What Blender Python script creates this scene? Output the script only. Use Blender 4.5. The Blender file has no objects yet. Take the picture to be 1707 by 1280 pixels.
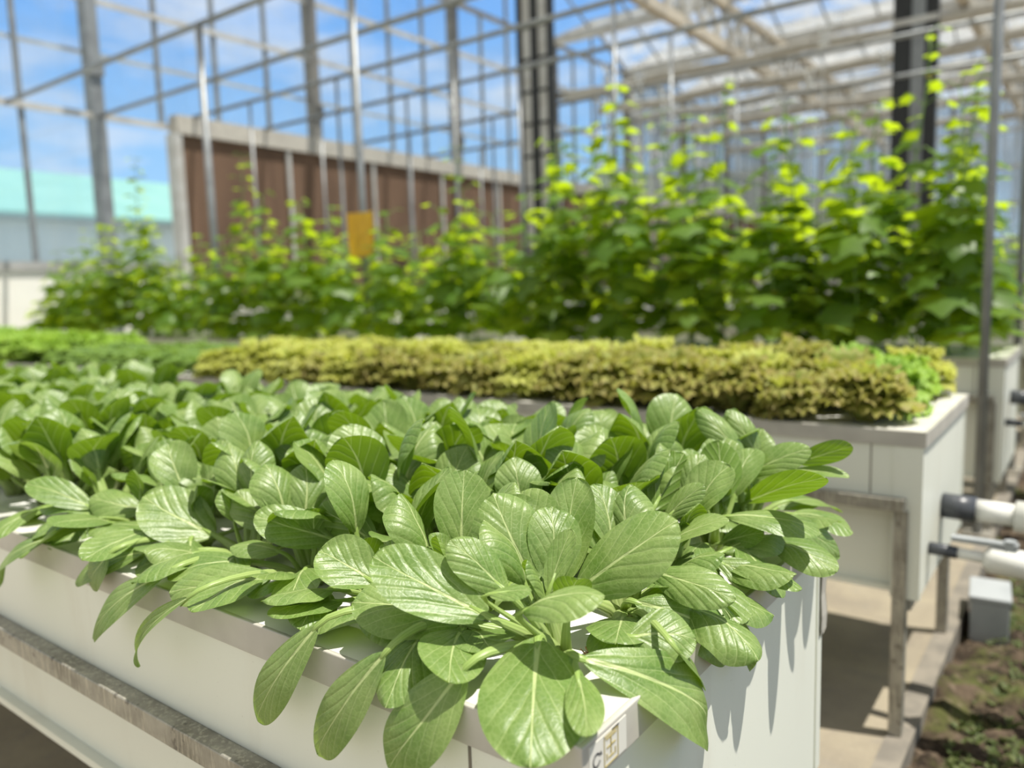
import bpy, math, random
import numpy as np
from mathutils import Vector, Matrix
rnd = random.Random(7)
sc = bpy.context.scene
COL = sc.collection
PI = math.pi

# ------------------------------------------------------------------ camera
F_PX = 1304.27
PITCH, ROLL, YAW = math.radians(6.855), math.radians(1.7286), math.radians(36.955)
CAM = Vector((0, 0, 1.009))
_fh = Vector((-math.sin(YAW), math.cos(YAW), 0)); _rh = Vector((math.cos(YAW), math.sin(YAW), 0)); UP = Vector((0, 0, 1))
FW = _fh * math.cos(PITCH) - UP * math.sin(PITCH)
_u0 = UP * math.cos(PITCH) + _fh * math.sin(PITCH)
RT = _rh * math.cos(ROLL) - _u0 * math.sin(ROLL)
CU = _u0 * math.cos(ROLL) + _rh * math.sin(ROLL)
cd = bpy.data.cameras.new('camera'); cam = bpy.data.objects.new('camera', cd); COL.objects.link(cam)
m3 = Matrix((RT, CU, -FW)).transposed()
cam.matrix_world = Matrix.Translation(CAM) @ m3.to_4x4()
cd.sensor_width = 36; cd.sensor_fit = 'HORIZONTAL'; cd.lens = F_PX / 1707 * 36
cd.clip_start = 0.02; cd.clip_end = 800
cd.dof.use_dof = True; cd.dof.focus_distance = 0.74; cd.dof.aperture_fstop = 3.3; cd.dof.aperture_blades = 0
sc.camera = cam

def ray(px, py):
    return FW + RT * ((px - 853.5) / F_PX) + CU * ((640 - py) / F_PX)
def at(px, py, mode, v):
    """real place of something seen in a direction, given its real distance or the real plane it lies in"""
    d = ray(px, py)
    if mode == 'd': return CAM + d * v
    k = 'xyz'.index(mode)
    return CAM + d * ((v - CAM[k]) / d[k])

# ------------------------------------------------------------------ materials
class NT:
    def __init__(s, name):
        s.m = bpy.data.materials.new(name); s.m.use_nodes = True
        s.t = s.m.node_tree; s.t.nodes.clear()
        s.out = s.n('ShaderNodeOutputMaterial')
    def n(s, typ, **kw):
        nd = s.t.nodes.new(typ)
        for k, v in kw.items(): setattr(nd, k, v)
        return nd
    def l(s, a, b): s.t.links.new(a, b)
    def math(s, op, a, b=None, c=None, clamp=False):
        nd = s.n('ShaderNodeMath', operation=op); nd.use_clamp = clamp
        for i, x in enumerate((a, b, c)):
            if x is None: continue
            if isinstance(x, (int, float)): nd.inputs[i].default_value = x
            else: s.l(x, nd.inputs[i])
        return nd.outputs[0]
    def mix(s, f, a, b):
        nd = s.n('ShaderNodeMix', data_type='RGBA')
        for i, x in ((0, f), (6, a), (7, b)):
            if isinstance(x, (int, float)): nd.inputs[i].default_value = x
            elif isinstance(x, (tuple, list)): nd.inputs[i].default_value = (*x, 1)
            else: s.l(x, nd.inputs[i])
        return nd.outputs[2]
    def noise(s, scale, detail=3, coord=None, rough=.5):
        nd = s.n('ShaderNodeTexNoise'); nd.inputs['Scale'].default_value = scale; nd.inputs['Detail'].default_value = detail
        nd.inputs['Roughness'].default_value = rough
        if coord is not None: s.l(coord, nd.inputs['Vector'])
        return nd.outputs['Fac']
    def ramp(s, f, lo, hi):
        nd = s.n('ShaderNodeMapRange'); nd.inputs[1].default_value = lo; nd.inputs[2].default_value = hi
        s.l(f, nd.inputs[0]); return nd.outputs[0]
    def smooth(s, f, lo, hi):
        nd = s.n('ShaderNodeMapRange', interpolation_type='SMOOTHSTEP'); nd.inputs[1].default_value = lo; nd.inputs[2].default_value = hi
        if isinstance(f, (int, float)): nd.inputs[0].default_value = f
        else: s.l(f, nd.inputs[0])
        return nd.outputs[0]
    def bump(s, h, strength, dist=.002):
        nd = s.n('ShaderNodeBump'); nd.inputs['Strength'].default_value = strength; nd.inputs['Distance'].default_value = dist
        s.l(h, nd.inputs['Height']); return nd.outputs[0]
    def bsdf(s, color, rough=.5, metal=0, spec=.5, normal=None):
        nd = s.n('ShaderNodeBsdfPrincipled')
        if isinstance(color, (tuple, list)): nd.inputs['Base Color'].default_value = (*color, 1)
        else: s.l(color, nd.inputs['Base Color'])
        if isinstance(rough, (int, float)): nd.inputs['Roughness'].default_value = rough
        else: s.l(rough, nd.inputs['Roughness'])
        nd.inputs['Metallic'].default_value = metal; nd.inputs['Specular IOR Level'].default_value = spec
        if normal is not None: s.l(normal, nd.inputs['Normal'])
        return nd.outputs[0]
    def mixsh(s, f, a, b):
        nd = s.n('ShaderNodeMixShader')
        if isinstance(f, (int, float)): nd.inputs[0].default_value = f
        else: s.l(f, nd.inputs[0])
        s.l(a, nd.inputs[1]); s.l(b, nd.inputs[2]); return nd.outputs[0]
    def trans(s, color, normal=None):
        nd = s.n('ShaderNodeBsdfTranslucent')
        if isinstance(color, (tuple, list)): nd.inputs[0].default_value = (*color, 1)
        else: s.l(color, nd.inputs[0])
        if normal is not None: s.l(normal, nd.inputs['Normal'])
        return nd.outputs[0]
    def done(s, sh): s.l(sh, s.out.inputs[0]); return s.m

def simple(name, c1, c2=None, scale=8, rough=.5, metal=0, spec=.5, bump=0, bscale=60, rough2=None):
    t = NT(name); co = t.n('ShaderNodeTexCoord').outputs['Object']
    col = c1
    if c2: col = t.mix(t.smooth(t.noise(scale, 4, co), .35, .65), c1, c2)
    nrm = t.bump(t.noise(bscale, 4, co), bump) if bump else None
    return t.done(t.bsdf(col, rough, metal, spec, nrm))

def leaf_material(name, base, dark, vein, back, trans, tf=.30, lat=4.6, slope=2.9, bumpk=.5, rough=.40, spec=.55):
    t = NT(name)
    uv = t.n('ShaderNodeUVMap').outputs[0]
    sep = t.n('ShaderNodeSeparateXYZ'); t.l(uv, sep.inputs[0])
    x = t.math('ABSOLUTE', t.math('MULTIPLY_ADD', sep.outputs[0], 2., -1.)); v = sep.outputs[1]
    sgn = t.math('GREATER_THAN', sep.outputs[0], .5)
    info = t.n('ShaderNodeObjectInfo').outputs['Random']
    co = t.n('ShaderNodeTexCoord').outputs['Object']
    warp = t.math('MULTIPLY', t.math('SUBTRACT', t.noise(26, 2, co), .5), .5)
    # midrib
    mw = t.math('MULTIPLY_ADD', t.math('POWER', t.math('SUBTRACT', 1., v, clamp=True), 1.5), .075, .012)
    mid = t.math('SUBTRACT', 1., t.smooth(t.math('DIVIDE', x, mw), .45, 1.1))
    # side veins climb away from the midrib
    ph = t.math('ADD', t.math('MULTIPLY', t.math('SUBTRACT', v, t.math('MULTIPLY', t.math('POWER', x, .8), slope / lat)), lat), t.math('MULTIPLY_ADD', sgn, .37, warp))
    fr = t.math('ABSOLUTE', t.math('SUBTRACT', t.math('FRACT', t.math('ADD', ph, 10.)), .5))
    side = t.math('MULTIPLY', t.math('SUBTRACT', 1., t.smooth(fr, .012, .055)), t.math('SUBTRACT', 1., t.smooth(x, .55, 1.)))
    fine = t.n('ShaderNodeTexVoronoi', feature='DISTANCE_TO_EDGE'); fine.inputs['Scale'].default_value = 190
    t.l(co, fine.inputs['Vector'])
    net = t.math('SUBTRACT', 1., t.smooth(fine.outputs['Distance'], .0, .16))
    g = t.mix(t.smooth(t.noise(19, 4, co, .6), .3, .72), base, dark)
    g = t.mix(t.math('MULTIPLY', info, .35), g, dark)
    g = t.mix(t.math('MULTIPLY', net, .12), g, vein)
    g = t.mix(t.math('MAXIMUM', t.math('MULTIPLY', mid, .85), t.math('MULTIPLY', side, .30)), g, vein)
    geo = t.n('ShaderNodeNewGeometry').outputs['Backfacing']
    bk = t.mix(t.math('MAXIMUM', mid, t.math('MULTIPLY', side, .5)), back, vein)
    col = t.mix(geo, g, bk)
    h = t.math('SUBTRACT', t.math('ADD', t.math('MULTIPLY', t.smooth(fr, 0., .3), .42), t.math('MULTIPLY', t.noise(70, 3, co), .75)), t.math('MULTIPLY', t.math('ADD', mid, t.math('MULTIPLY', net, .12)), .5))
    nrm = t.bump(h, bumpk, .0022)
    p = t.bsdf(col, rough, 0, spec, nrm)
    tr = t.trans(t.mix(t.math('MAXIMUM', t.math('MULTIPLY', mid, .6), t.math('MULTIPLY', side, .3)), trans, vein), nrm)
    return t.done(t.mixsh(tf, p, tr))

def tinted_leaf(name, c1, c2, c3, trans, tf=.4, rough=.55, spec=.3, bscale=60):
    """foliage: c1..c2 by the mesh attribute 'tint', c3 by the attribute 'edge' (leaf margin)"""
    t = NT(name); co = t.n('ShaderNodeTexCoord').outputs['Object']
    a = t.n('ShaderNodeAttribute', attribute_name='tint').outputs['Fac']
    e = t.n('ShaderNodeAttribute', attribute_name='edge').outputs['Fac']
    info = t.n('ShaderNodeObjectInfo').outputs['Random']
    f = t.math('ADD', t.math('MULTIPLY', a, .75), t.math('MULTIPLY', info, .25))
    c = t.mix(f, c1, c2); c = t.mix(e, c, c3)
    nrm = t.bump(t.noise(bscale, 3, co), .35, .004)
    tc = t.mix(f, trans, tuple(min(1, k * 1.25) for k in trans)); tc = t.mix(t.math('MULTIPLY', e, .8), tc, c3)
    return t.done(t.mixsh(tf, t.bsdf(c, rough, 0, spec, nrm), t.trans(tc, nrm)))

def pane(name, diff, tr, gl=.06, color=(.8, .83, .85), rough=.05, tint=(.97, .99, 1)):
    """thin glazing: lets light straight through, with a share of white scatter and of gloss"""
    t = NT(name)
    tp = t.n('ShaderNodeBsdfTransparent'); tp.inputs[0].default_value = (*tint, 1)
    g = t.n('ShaderNodeBsdfGlossy'); g.inputs['Roughness'].default_value = rough
    sh = t.mixsh(gl, tp.outputs[0], g.outputs[0])
    if diff > 0:
        co = t.n('ShaderNodeTexCoord').outputs['Object']
        mp = t.n('ShaderNodeMapping'); mp.inputs['Scale'].default_value = (1.2, 1.2, .12); t.l(co, mp.inputs[0])
        d = t.n('ShaderNodeBsdfDiffuse'); d.inputs[0].default_value = (*color, 1)
        tl = t.trans(color)
        f = t.math('MULTIPLY', t.ramp(t.noise(2.2, 4, mp.outputs[0]), .2, .8), diff * 1.6, clamp=True)
        sh = t.mixsh(f, sh, t.mixsh(.5, d.outputs[0], tl))
    return t.done(sh)

M = {}
M['leaf'] = leaf_material('bok_choy_leaf', (.26, .352, .108), (.125, .22, .043), (.56, .65, .29), (.14, .235, .035), (.25, .42, .008))
M['stalk'] = NT('bok_choy_stalk')
t = M['stalk']; co = t.n('ShaderNodeTexCoord').outputs['Object']
uvn = t.n('ShaderNodeUVMap').outputs[0]; sp = t.n('ShaderNodeSeparateXYZ'); t.l(uvn, sp.inputs[0])
rib = t.smooth(t.math('ABSOLUTE', t.math('SUBTRACT', t.math('FRACT', t.math('MULTIPLY', sp.outputs[0], 9.)), .5)), .1, .4)
cs = t.mix(sp.outputs[1], (.50, .58, .25), (.33, .47, .12)); cs = t.mix(t.math('MULTIPLY', rib, .4), cs, (.24, .38, .08))
M['stalk'] = t.done(t.mixsh(.3, t.bsdf(cs, .35, 0, .5, t.bump(rib, .3, .001)), t.trans((.5, .62, .12))))
M['lett_y'] = tinted_leaf('lettuce_yellow', (.47, .54, .11), (.35, .43, .08), (.46, .44, .13), (.66, .72, .09))
M['lett_b'] = tinted_leaf('lettuce_bronze', (.34, .40, .085), (.24, .30, .065), (.32, .25, .09), (.52, .56, .08))
M['lett_g'] = tinted_leaf('lettuce_green', (.28, .45, .07), (.15, .29, .04), (.32, .48, .08), (.45, .66, .05))
M['lett_m'] = tinted_leaf('lettuce_deep_green', (.18, .30, .07), (.09, .18, .04), (.22, .34, .08), (.30, .46, .05))
M['cuc'] = tinted_leaf('cucumber_leaf', (.055, .125, .025), (.145, .265, .04), (.11, .22, .035), (.52, .68, .010), tf=.54, rough=.42, spec=.45)
M['stem'] = simple('vine_stem', (.16, .28, .06), (.22, .33, .09), 30, .5)
M['flower'] = simple('yellow_flower', (.85, .55, .03), None, rough=.6)
M['weed'] = tinted_leaf('weed_leaf', (.05, .085, .022), (.13, .15, .045), (.2, .13, .06), (.12, .2, .03), tf=.25)

def white_panel():
    t = NT('white_panel'); co = t.n('ShaderNodeTexCoord').outputs['Object']
    mp = t.n('ShaderNodeMapping'); mp.inputs['Scale'].default_value = (1, 1, .25); t.l(co, mp.inputs[0])
    f = t.smooth(t.noise(7, 5, mp.outputs[0], .65), .52, .8)
    c = t.mix(t.math('MULTIPLY', f, .45), (.765, .775, .685), (.60, .56, .45))
    sp = t.smooth(t.noise(240, 2, co), .70, .76)
    c = t.mix(t.math('MULTIPLY', sp, .35), c, (.35, .32, .26))
    return t.done(t.bsdf(c, .38, 0, .4, t.bump(t.noise(300, 3, co), .06, .001)))
M['panel'] = white_panel()
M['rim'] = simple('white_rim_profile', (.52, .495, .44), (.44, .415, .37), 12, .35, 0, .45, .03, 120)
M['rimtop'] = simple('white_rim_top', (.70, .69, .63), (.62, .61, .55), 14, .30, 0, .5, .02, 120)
M['board'] = simple('white_float_board', (.80, .80, .77), (.72, .71, .66), 25, .6, 0, .3, .08, 300)
def galv():
    t = NT('galvanised_steel'); co = t.n('ShaderNodeTexCoord').outputs['Object']
    mp = t.n('ShaderNodeMapping'); mp.inputs['Scale'].default_value = (60, 60, 6); t.l(co, mp.inputs[0])
    a = t.noise(9, 5, co, .7); b = t.noise(3, 4, mp.outputs[0], .7)
    c = t.mix(t.smooth(a, .35, .7), (.40, .38, .33), (.22, .205, .17))
    c = t.mix(t.math('MULTIPLY', t.smooth(b, .5, .62), .5), c, (.62, .58, .48))
    c = t.mix(t.math('MULTIPLY', t.smooth(t.noise(70, 3, co), .62, .7), .6), c, (.07, .06, .05))
    return t.done(t.bsdf(c, .5, .55, .5, t.bump(b, .2, .001)))
M['galv'] = galv()
M['steel'] = simple('grey_steel', (.29, .305, .31), (.22, .23, .235), 6, .45, .35, .5)
M['steel_dark'] = simple('brown_grey_steel', (.20, .19, .175), (.26, .245, .22), 5, .5, .3)
M['alu'] = simple('aluminium_bar', (.62, .61, .58), (.50, .48, .44), 5, .45, .3)
M['cream'] = simple('cream_truss_steel', (.62, .54, .42), (.50, .44, .35), 4, .5, .1)
M['black'] = simple('black_plastic', (.012, .013, .014), (.022, .023, .022), 30, .5)
M['rubber'] = simple('dark_grey_coupling', (.045, .05, .062), (.06, .065, .075), 20, .35)
M['pvc'] = simple('white_pvc', (.78, .78, .76), (.70, .70, .66), 9, .3)
M['grey'] = simple('grey_plastic', (.36, .38, .39), (.30, .32, .33), 9, .5)
M['yellow'] = simple('yellow_card', (.80, .46, .012), (.70, .38, .01), 14, .45)
M['dry'] = simple('dry_scrap', (.42, .22, .10), (.55, .36, .2), 200, .8)
M['cap'] = simple('grey_wall_cap', (.42, .42, .41), (.36, .36, .35), 3, .6)
M['lowwall'] = simple('cream_low_wall', (.88, .87, .80), (.83, .81, .74), 1.5, .6)
M['glass'] = pane('clear_glass', .035, 1, .05)
M['frost'] = pane('whitened_glass', .62, .4, .06, (.60, .61, .61))
M['frost2'] = pane('grey_film', .62, .5, .05, (.44, .45, .44))
def pad():
    t = NT('cooling_pad'); co = t.n('ShaderNodeTexCoord').outputs['Object']
    w = t.n('ShaderNodeTexWave', wave_type='BANDS', bands_direction='Y'); w.inputs['Scale'].default_value = 9; w.inputs['Distortion'].default_value = 1.5
    t.l(co, w.inputs['Vector'])
    mp = t.n('ShaderNodeMapping'); mp.inputs['Scale'].default_value = (1, 1, .15); t.l(co, mp.inputs[0])
    c = t.mix(t.smooth(t.noise(5, 4, mp.outputs[0]), .3, .7), (.20, .125, .085), (.13, .082, .058))
    c = t.mix(t.math('MULTIPLY', w.outputs['Fac'], .3), c, (.30, .21, .15))
    return t.done(t.bsdf(c, .9, 0, .1, t.bump(w.outputs['Fac'], .6, .02)))
M['pad'] = pad()
def concrete():
    t = NT('concrete_walkway'); co = t.n('ShaderNodeTexCoord').outputs['Object']
    c = t.mix(t.smooth(t.noise(3.5, 5, co, .65), .32, .68), (.31, .27, .195), (.225, .195, .15))
    c = t.mix(t.math('MULTIPLY', t.smooth(t.noise(11, 4, co), .55, .75), .6), c, (.22, .2, .17))
    c = t.mix(t.math('MULTIPLY', t.smooth(t.noise(90, 3, co), .55, .7), .25), c, (.38, .34, .26))
    return t.done(t.bsdf(c, .85, 0, .25, t.bump(t.noise(60, 5, co), .3, .004)))
M['concrete'] = concrete()
M['curb'] = simple('grey_curb', (.24, .215, .175), (.17, .155, .13), 14, .85, 0, .2, .3, 70)
def soil():
    t = NT('mossy_soil'); co = t.n('ShaderNodeTexCoord').outputs['Object']
    c = t.mix(t.smooth(t.noise(9, 6, co, .7), .35, .65), (.036, .026, .018), (.115, .085, .058))
    c = t.mix(t.math('MULTIPLY', t.smooth(t.noise(6, 5, co), .5, .66), .75), c, (.085, .10, .025))
    c = t.mix(t.math('MULTIPLY', t.smooth(t.noise(45, 4, co, .6), .56, .68), .6), c, (.20, .155, .11))
    c = t.mix(t.math('MULTIPLY', t.smooth(t.noise(23, 5, co, .7), .5, .62), .8), c, (.022, .017, .012))
    return t.done(t.bsdf(c, .95, 0, .15, t.bump(t.noise(35, 6, co), .8, .02)))
M['soil'] = soil()
M['yard'] = simple('pale_yard', (.55, .53, .48), (.45, .43, .39), .6, .9)
M['turq'] = simple('turquoise_roof', (.17, .37, .35), (.20, .41, .38), .5, .5)
M['bwall'] = simple('pale_blue_wall', (.52, .62, .64), (.46, .56, .59), .6, .7)
M['eave'] = simple('grey_eave', (.16, .22, .23), None, rough=.6)
M['hill'] = simple('wooded_hill', (.055, .085, .055), (.10, .13, .085), .09, .95, 0, .1)
M['ink'] = simple('dark_print', (.05, .05, .055), None, rough=.6)
M['goldink'] = simple('yellow_print', (.42, .34, .12), None, rough=.6)
M['label'] = simple('sticker_paper', (.66, .64, .58), None, rough=.5)
M['string'] = simple('white_twine', (.75, .75, .72), None, rough=.7)

# ------------------------------------------------------------------ mesh helpers
class MB:
    def __init__(s): s.v = []; s.f = []; s.uv = []; s.mi = []; s.tint = []; s.edge = []
    def grid(s, P, UV=None, mi=0, tint=0., edge=None):
        """P: (nv, nu, 3) array"""
        nv, nu = P.shape[:2]; b = len(s.v)
        s.v.extend(P.reshape(-1, 3).tolist())
        s.tint.extend([tint] * (nv * nu))
        s.edge.extend((edge.reshape(-1).tolist() if edge is not None else [0.] * (nv * nu)))
        for i in range(nv - 1):
            for j in range(nu - 1):
                q = (i * nu + j, i * nu + j + 1, (i + 1) * nu + j + 1, (i + 1) * nu + j)
                s.f.append(tuple(b + k for k in q)); s.mi.append(mi)
                s.uv.extend([tuple(UV.reshape(-1, 2)[k]) for k in q] if UV is not None else [(0, 0)] * 4)
    def poly(s, verts, faces, mi=0, uvs=None, tint=0., edge=None):
        b = len(s.v); s.v.extend([tuple(p) for p in verts]); s.tint.extend([tint] * len(verts)); s.edge.extend(edge or [0.] * len(verts))
        for f in faces:
            s.f.append(tuple(b + k for k in f)); s.mi.append(mi)
            s.uv.extend([uvs[k] for k in f] if uvs else [(0, 0)] * len(f))
    def box(s, x0, x1, y0, y1, z0, z1, mi=0):
        if x0 > x1: x0, x1 = x1, x0
        if y0 > y1: y0, y1 = y1, y0
        if z0 > z1: z0, z1 = z1, z0
        V = [(x0, y0, z0), (x1, y0, z0), (x1, y1, z0), (x0, y1, z0), (x0, y0, z1), (x1, y0, z1), (x1, y1, z1), (x0, y1, z1)]
        s.poly(V, [(3, 2, 1, 0), (4, 5, 6, 7), (0, 1, 5, 4), (1, 2, 6, 5), (2, 3, 7, 6), (3, 0, 4, 7)], mi)
    def bar(s, a, b, w, h=None, mi=0):
        a, b = Vector(a), Vector(b); h = h or w; d = (b - a).normalized()
        side = d.cross(UP);
        if side.length < 1e-4: side = Vector((1, 0, 0))
        side.normalize(); up = side.cross(d)
        V = [p + side * (sx * w / 2) + up * (sz * h / 2) for p in (a, b) for sx, sz in ((-1, -1), (1, -1), (1, 1), (-1, 1))]
        s.poly(V, [(0, 3, 2, 1)[::-1], (4, 5, 6, 7), (0, 1, 5, 4)[::-1], (1, 2, 6, 5)[::-1], (2, 3, 7, 6)[::-1], (3, 0, 4, 7)[::-1]], mi)
    def tube(s, pts, radii, n=10, mi=0, caps=True, flat=1., ref=None, tint=0.):
        pts = [Vector(p) for p in pts]; b = len(s.v); m = len(pts)
        if isinstance(radii, (int, float)): radii = [radii] * m
        ref = Vector(ref) if ref is not None else Vector((.3, .2, 1))
        for i, p in enumerate(pts):
            d = (pts[min(i + 1, m - 1)] - pts[max(i - 1, 0)]).normalized()
            sd = d.cross(ref)
            if sd.length < 1e-4: sd = d.cross(Vector((1, 0, 0)))
            sd.normalize(); up = sd.cross(d)
            for k in range(n):
                a = 2 * PI * k / n
                s.v.append(tuple(p + sd * math.cos(a) * radii[i] + up * math.sin(a) * radii[i] * flat))
                s.tint.append(tint); s.edge.append(0.)
        for i in range(m - 1):
            for k in range(n):
                k2 = (k + 1) % n
                s.f.append((b + i * n + k, b + (i + 1) * n + k, b + (i + 1) * n + k2, b + i * n + k2)); s.mi.append(mi)
                u0, u1, v0, v1 = k / n, (k + 1) / n, i / (m - 1), (i + 1) / (m - 1)
                s.uv.extend([(u0, v0), (u0, v1), (u1, v1), (u1, v0)])
        if caps:
            for base, rev in ((b, False), (b + (m - 1) * n, True)):
                f = tuple(base + k for k in range(n)); s.f.append(f if not rev else f[::-1]); s.mi.append(mi); s.uv.extend([(0, 0)] * n)
    def mesh(s, name, mats, smooth=False, bevel=0):
        me = bpy.data.meshes.new(name); me.from_pydata(s.v, [], s.f)
        for m_ in mats: me.materials.append(m_)
        me.polygons.foreach_set('material_index', s.mi)
        if smooth: me.polygons.foreach_set('use_smooth', [True] * len(s.f))
        ul = me.uv_layers.new(name='uv'); ul.data.foreach_set('uv', [c for p in s.uv for c in p])
        if any(s.tint): me.attributes.new('tint', 'FLOAT', 'POINT').data.foreach_set('value', s.tint)
        if any(s.edge): me.attributes.new('edge', 'FLOAT', 'POINT').data.foreach_set('value', s.edge)
        me.update(); return me
    def build(s, name, mats, parent=None, smooth=False, bevel=0):
        if not isinstance(mats, (list, tuple)): mats = [mats]
        o = bpy.data.objects.new(name, s.mesh(name, mats, smooth)); COL.objects.link(o)
        if parent is not None: o.parent = parent
        if bevel:
            b = o.modifiers.new('bevel', 'BEVEL'); b.width = bevel; b.segments = 2; b.limit_method = 'ANGLE'
        return o

def tag(o, label=None, cat=None, group=None, kind=None):
    for k, v in (('label', label), ('category', cat), ('group', group), ('kind', kind)):
        if v: o[k] = v
    return o
def thing(name, loc, label, cat, group=None, rz=0):
    o = bpy.data.objects.new(name, None); COL.objects.link(o); o.empty_display_size = .05
    o.location = loc; o.rotation_euler = (0, 0, rz); return tag(o, label, cat, group)
def struct(o): o['kind'] = 'structure'; return o
def copy_tree(o, parent=None):
    c = o.copy(); COL.objects.link(c); c.parent = parent
    for ch in o.children: copy_tree(ch, c)
    return c
ONES = 'zeroth first second third fourth fifth sixth seventh eighth ninth tenth eleventh twelfth thirteenth fourteenth fifteenth sixteenth seventeenth eighteenth nineteenth twentieth'.split()
TENS = {2: 'twenty', 3: 'thirty', 4: 'forty'}
def nth(n):
    if n <= 20: return ONES[n]
    if n % 10 == 0: return {30: 'thirtieth', 40: 'fortieth'}[n]
    return TENS[n // 10] + '-' + ONES[n % 10]

# ------------------------------------------------------------------ the ground, outside and sky
XE = -0.283                 # the end of every trough lies on this line
b = MB(); b.box(-10, -.335, -1.2, 28.7, -.12, 0); struct(b.build('floor', M['concrete']))
b = MB(); b.box(-.335, -.285, -1.2, 28.7, -.14, .004); struct(b.build('trim_1', M['curb']))
nx, ny = 130, 360
gx = np.linspace(-.285, 3.2, nx); gy = np.linspace(-.6, 12, ny); GX, GY = np.meshgrid(gx, gy)
rs = np.random.RandomState(3)
GZ = -.055 + .02 * np.sin(GX * 7 + GY * 3) * np.sin(GY * 5.3) + rs.rand(ny, nx) * .020 + .018 * np.sin(GX * 31 + 2 * np.sin(GY * 17)) * np.sin(GY * 27 + 1.5 * np.sin(GX * 23))
b = MB(); b.grid(np.dstack([GX, GY, GZ])); struct(b.build('ground', M['soil'], smooth=True))
b = MB(); b.box(-10.2, 12, -30, 60, -.3, -.15); b.box(-160, -10.2, -60, 160, -.5, -.16); struct(b.build('ground_outside', M['yard']))

# low weeds on the soil strip
w = MB()
for i in range(9000):
    y = .9 + rnd.random() ** 1.4 * 5.5; x = -.26 + rnd.random() * .8 + y * .02
    if math.sin(x * 9 + 1) * math.sin(y * 6.1) + rnd.random() * 1.1 < .2: continue
    c = Vector((x, y, -.036)); tt = rnd.random()
    for k in range(rnd.randint(3, 6)):
        a = rnd.random() * 6.28; L = .008 + rnd.random() * .017; d = Vector((math.cos(a), math.sin(a), .3 + rnd.random())).normalized()
        sd = d.cross(UP).normalized() * L * .3; tip = c + d * L
        w.poly([c, c + d * L * .5 + sd, tip + Vector((0, 0, -.003)), c + d * L * .5 - sd], [(0, 1, 2, 3)], 0, None, max(.01, tt), [0, 0, .3 * (tt < .2), 0])
o = w.build('weeds', M['weed']); tag(o, 'low moss and small weeds growing over the dark soil strip', 'weeds', None, 'stuff')

# outside: workshop with a turquoise roof, wooded hill
wb = thing('workshop_building', (-31, 10, 0), 'long low building with turquoise roof and pale blue wall seen through glass', 'building')
b = MB(); b.box(-2, 2, -25, 26, -.16, 3.86); b.build('wall', M['bwall'], wb)
b = MB(); b.poly([(2.6, -26, 3.95), (2.6, 27, 3.95), (-6, 27, 6.6), (-6, -26, 6.6), (2.6, -26, 4.05), (2.6, 27, 4.05), (-6, 27, 6.7), (-6, -26, 6.7)], [(0, 3, 2, 1), (4, 5, 6, 7), (0, 1, 5, 4), (1, 2, 6, 5), (2, 3, 7, 6), (3, 0, 4, 7)]); b.build('roof', M['turq'], wb)
b = MB(); b.box(2, 2.6, -26, 27, 3.82, 3.95); b.build('eave', M['eave'], wb)
b = MB(); b.box(2, 2.1, -25, 26, 2.1, 2.35); b.build('band', M['cap'], wb)

naz = 90
P = np.zeros((7, naz, 3)); 
for j in range(naz):
    az = math.radians(-8 + j * 74 / (naz - 1))          # from +Y toward -X
    e = .105 * max(0, 1 - ((az - .47) / .42) ** 2) + .035 + .012 * math.sin(az * 40) + .006 * math.sin(az * 97 + 1)
    e = e if az < .62 else e * max(.12, 1 - (az - .62) * 6)
    for i in range(7):
        tq = i / 6; R = 150 + 70 * tq; z = 150 * (e * 1.55) * math.sin(tq * PI / 2) 
        P[i, j] = (-R * math.sin(az), R * math.cos(az), z - 3 + 1.2 * rnd.random() * tq)
b = MB(); b.grid(P[:, ::-1]); struct(b.build('hills', M['hill'], smooth=True))

# sky
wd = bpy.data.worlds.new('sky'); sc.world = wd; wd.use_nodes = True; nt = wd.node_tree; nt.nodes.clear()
N = lambda typ, **k: nt.nodes.new(typ)
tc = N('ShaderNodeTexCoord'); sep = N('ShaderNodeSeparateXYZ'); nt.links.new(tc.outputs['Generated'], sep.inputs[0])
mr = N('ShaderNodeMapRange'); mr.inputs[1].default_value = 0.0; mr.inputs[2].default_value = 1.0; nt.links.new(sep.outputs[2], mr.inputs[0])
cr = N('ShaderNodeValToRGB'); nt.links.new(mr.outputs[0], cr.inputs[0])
cr.color_ramp.elements[0].color = (.56, .84, 1.06, 1); cr.color_ramp.elements[1].color = (.72, .68, .58, 1)  # upper end: warm zenith out of view, added to lift the ambient light
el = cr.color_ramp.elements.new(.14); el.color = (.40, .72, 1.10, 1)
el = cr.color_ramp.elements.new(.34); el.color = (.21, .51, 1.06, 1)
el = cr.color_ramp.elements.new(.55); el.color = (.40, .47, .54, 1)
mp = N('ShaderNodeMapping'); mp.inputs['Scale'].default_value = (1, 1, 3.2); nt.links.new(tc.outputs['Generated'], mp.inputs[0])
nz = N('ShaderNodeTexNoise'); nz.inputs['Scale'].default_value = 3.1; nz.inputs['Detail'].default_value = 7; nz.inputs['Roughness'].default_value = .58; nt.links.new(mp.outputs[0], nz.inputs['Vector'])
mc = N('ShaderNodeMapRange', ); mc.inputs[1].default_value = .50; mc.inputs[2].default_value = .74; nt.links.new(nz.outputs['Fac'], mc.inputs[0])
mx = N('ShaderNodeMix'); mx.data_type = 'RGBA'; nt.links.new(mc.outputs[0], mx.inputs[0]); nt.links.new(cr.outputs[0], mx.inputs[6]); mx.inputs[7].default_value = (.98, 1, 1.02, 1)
my = N('ShaderNodeMapRange'); my.inputs[1].default_value = .05; my.inputs[2].default_value = -.45; my.inputs[3].default_value = 0; my.inputs[4].default_value = .85; nt.links.new(sep.outputs[1], my.inputs[0])
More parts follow.
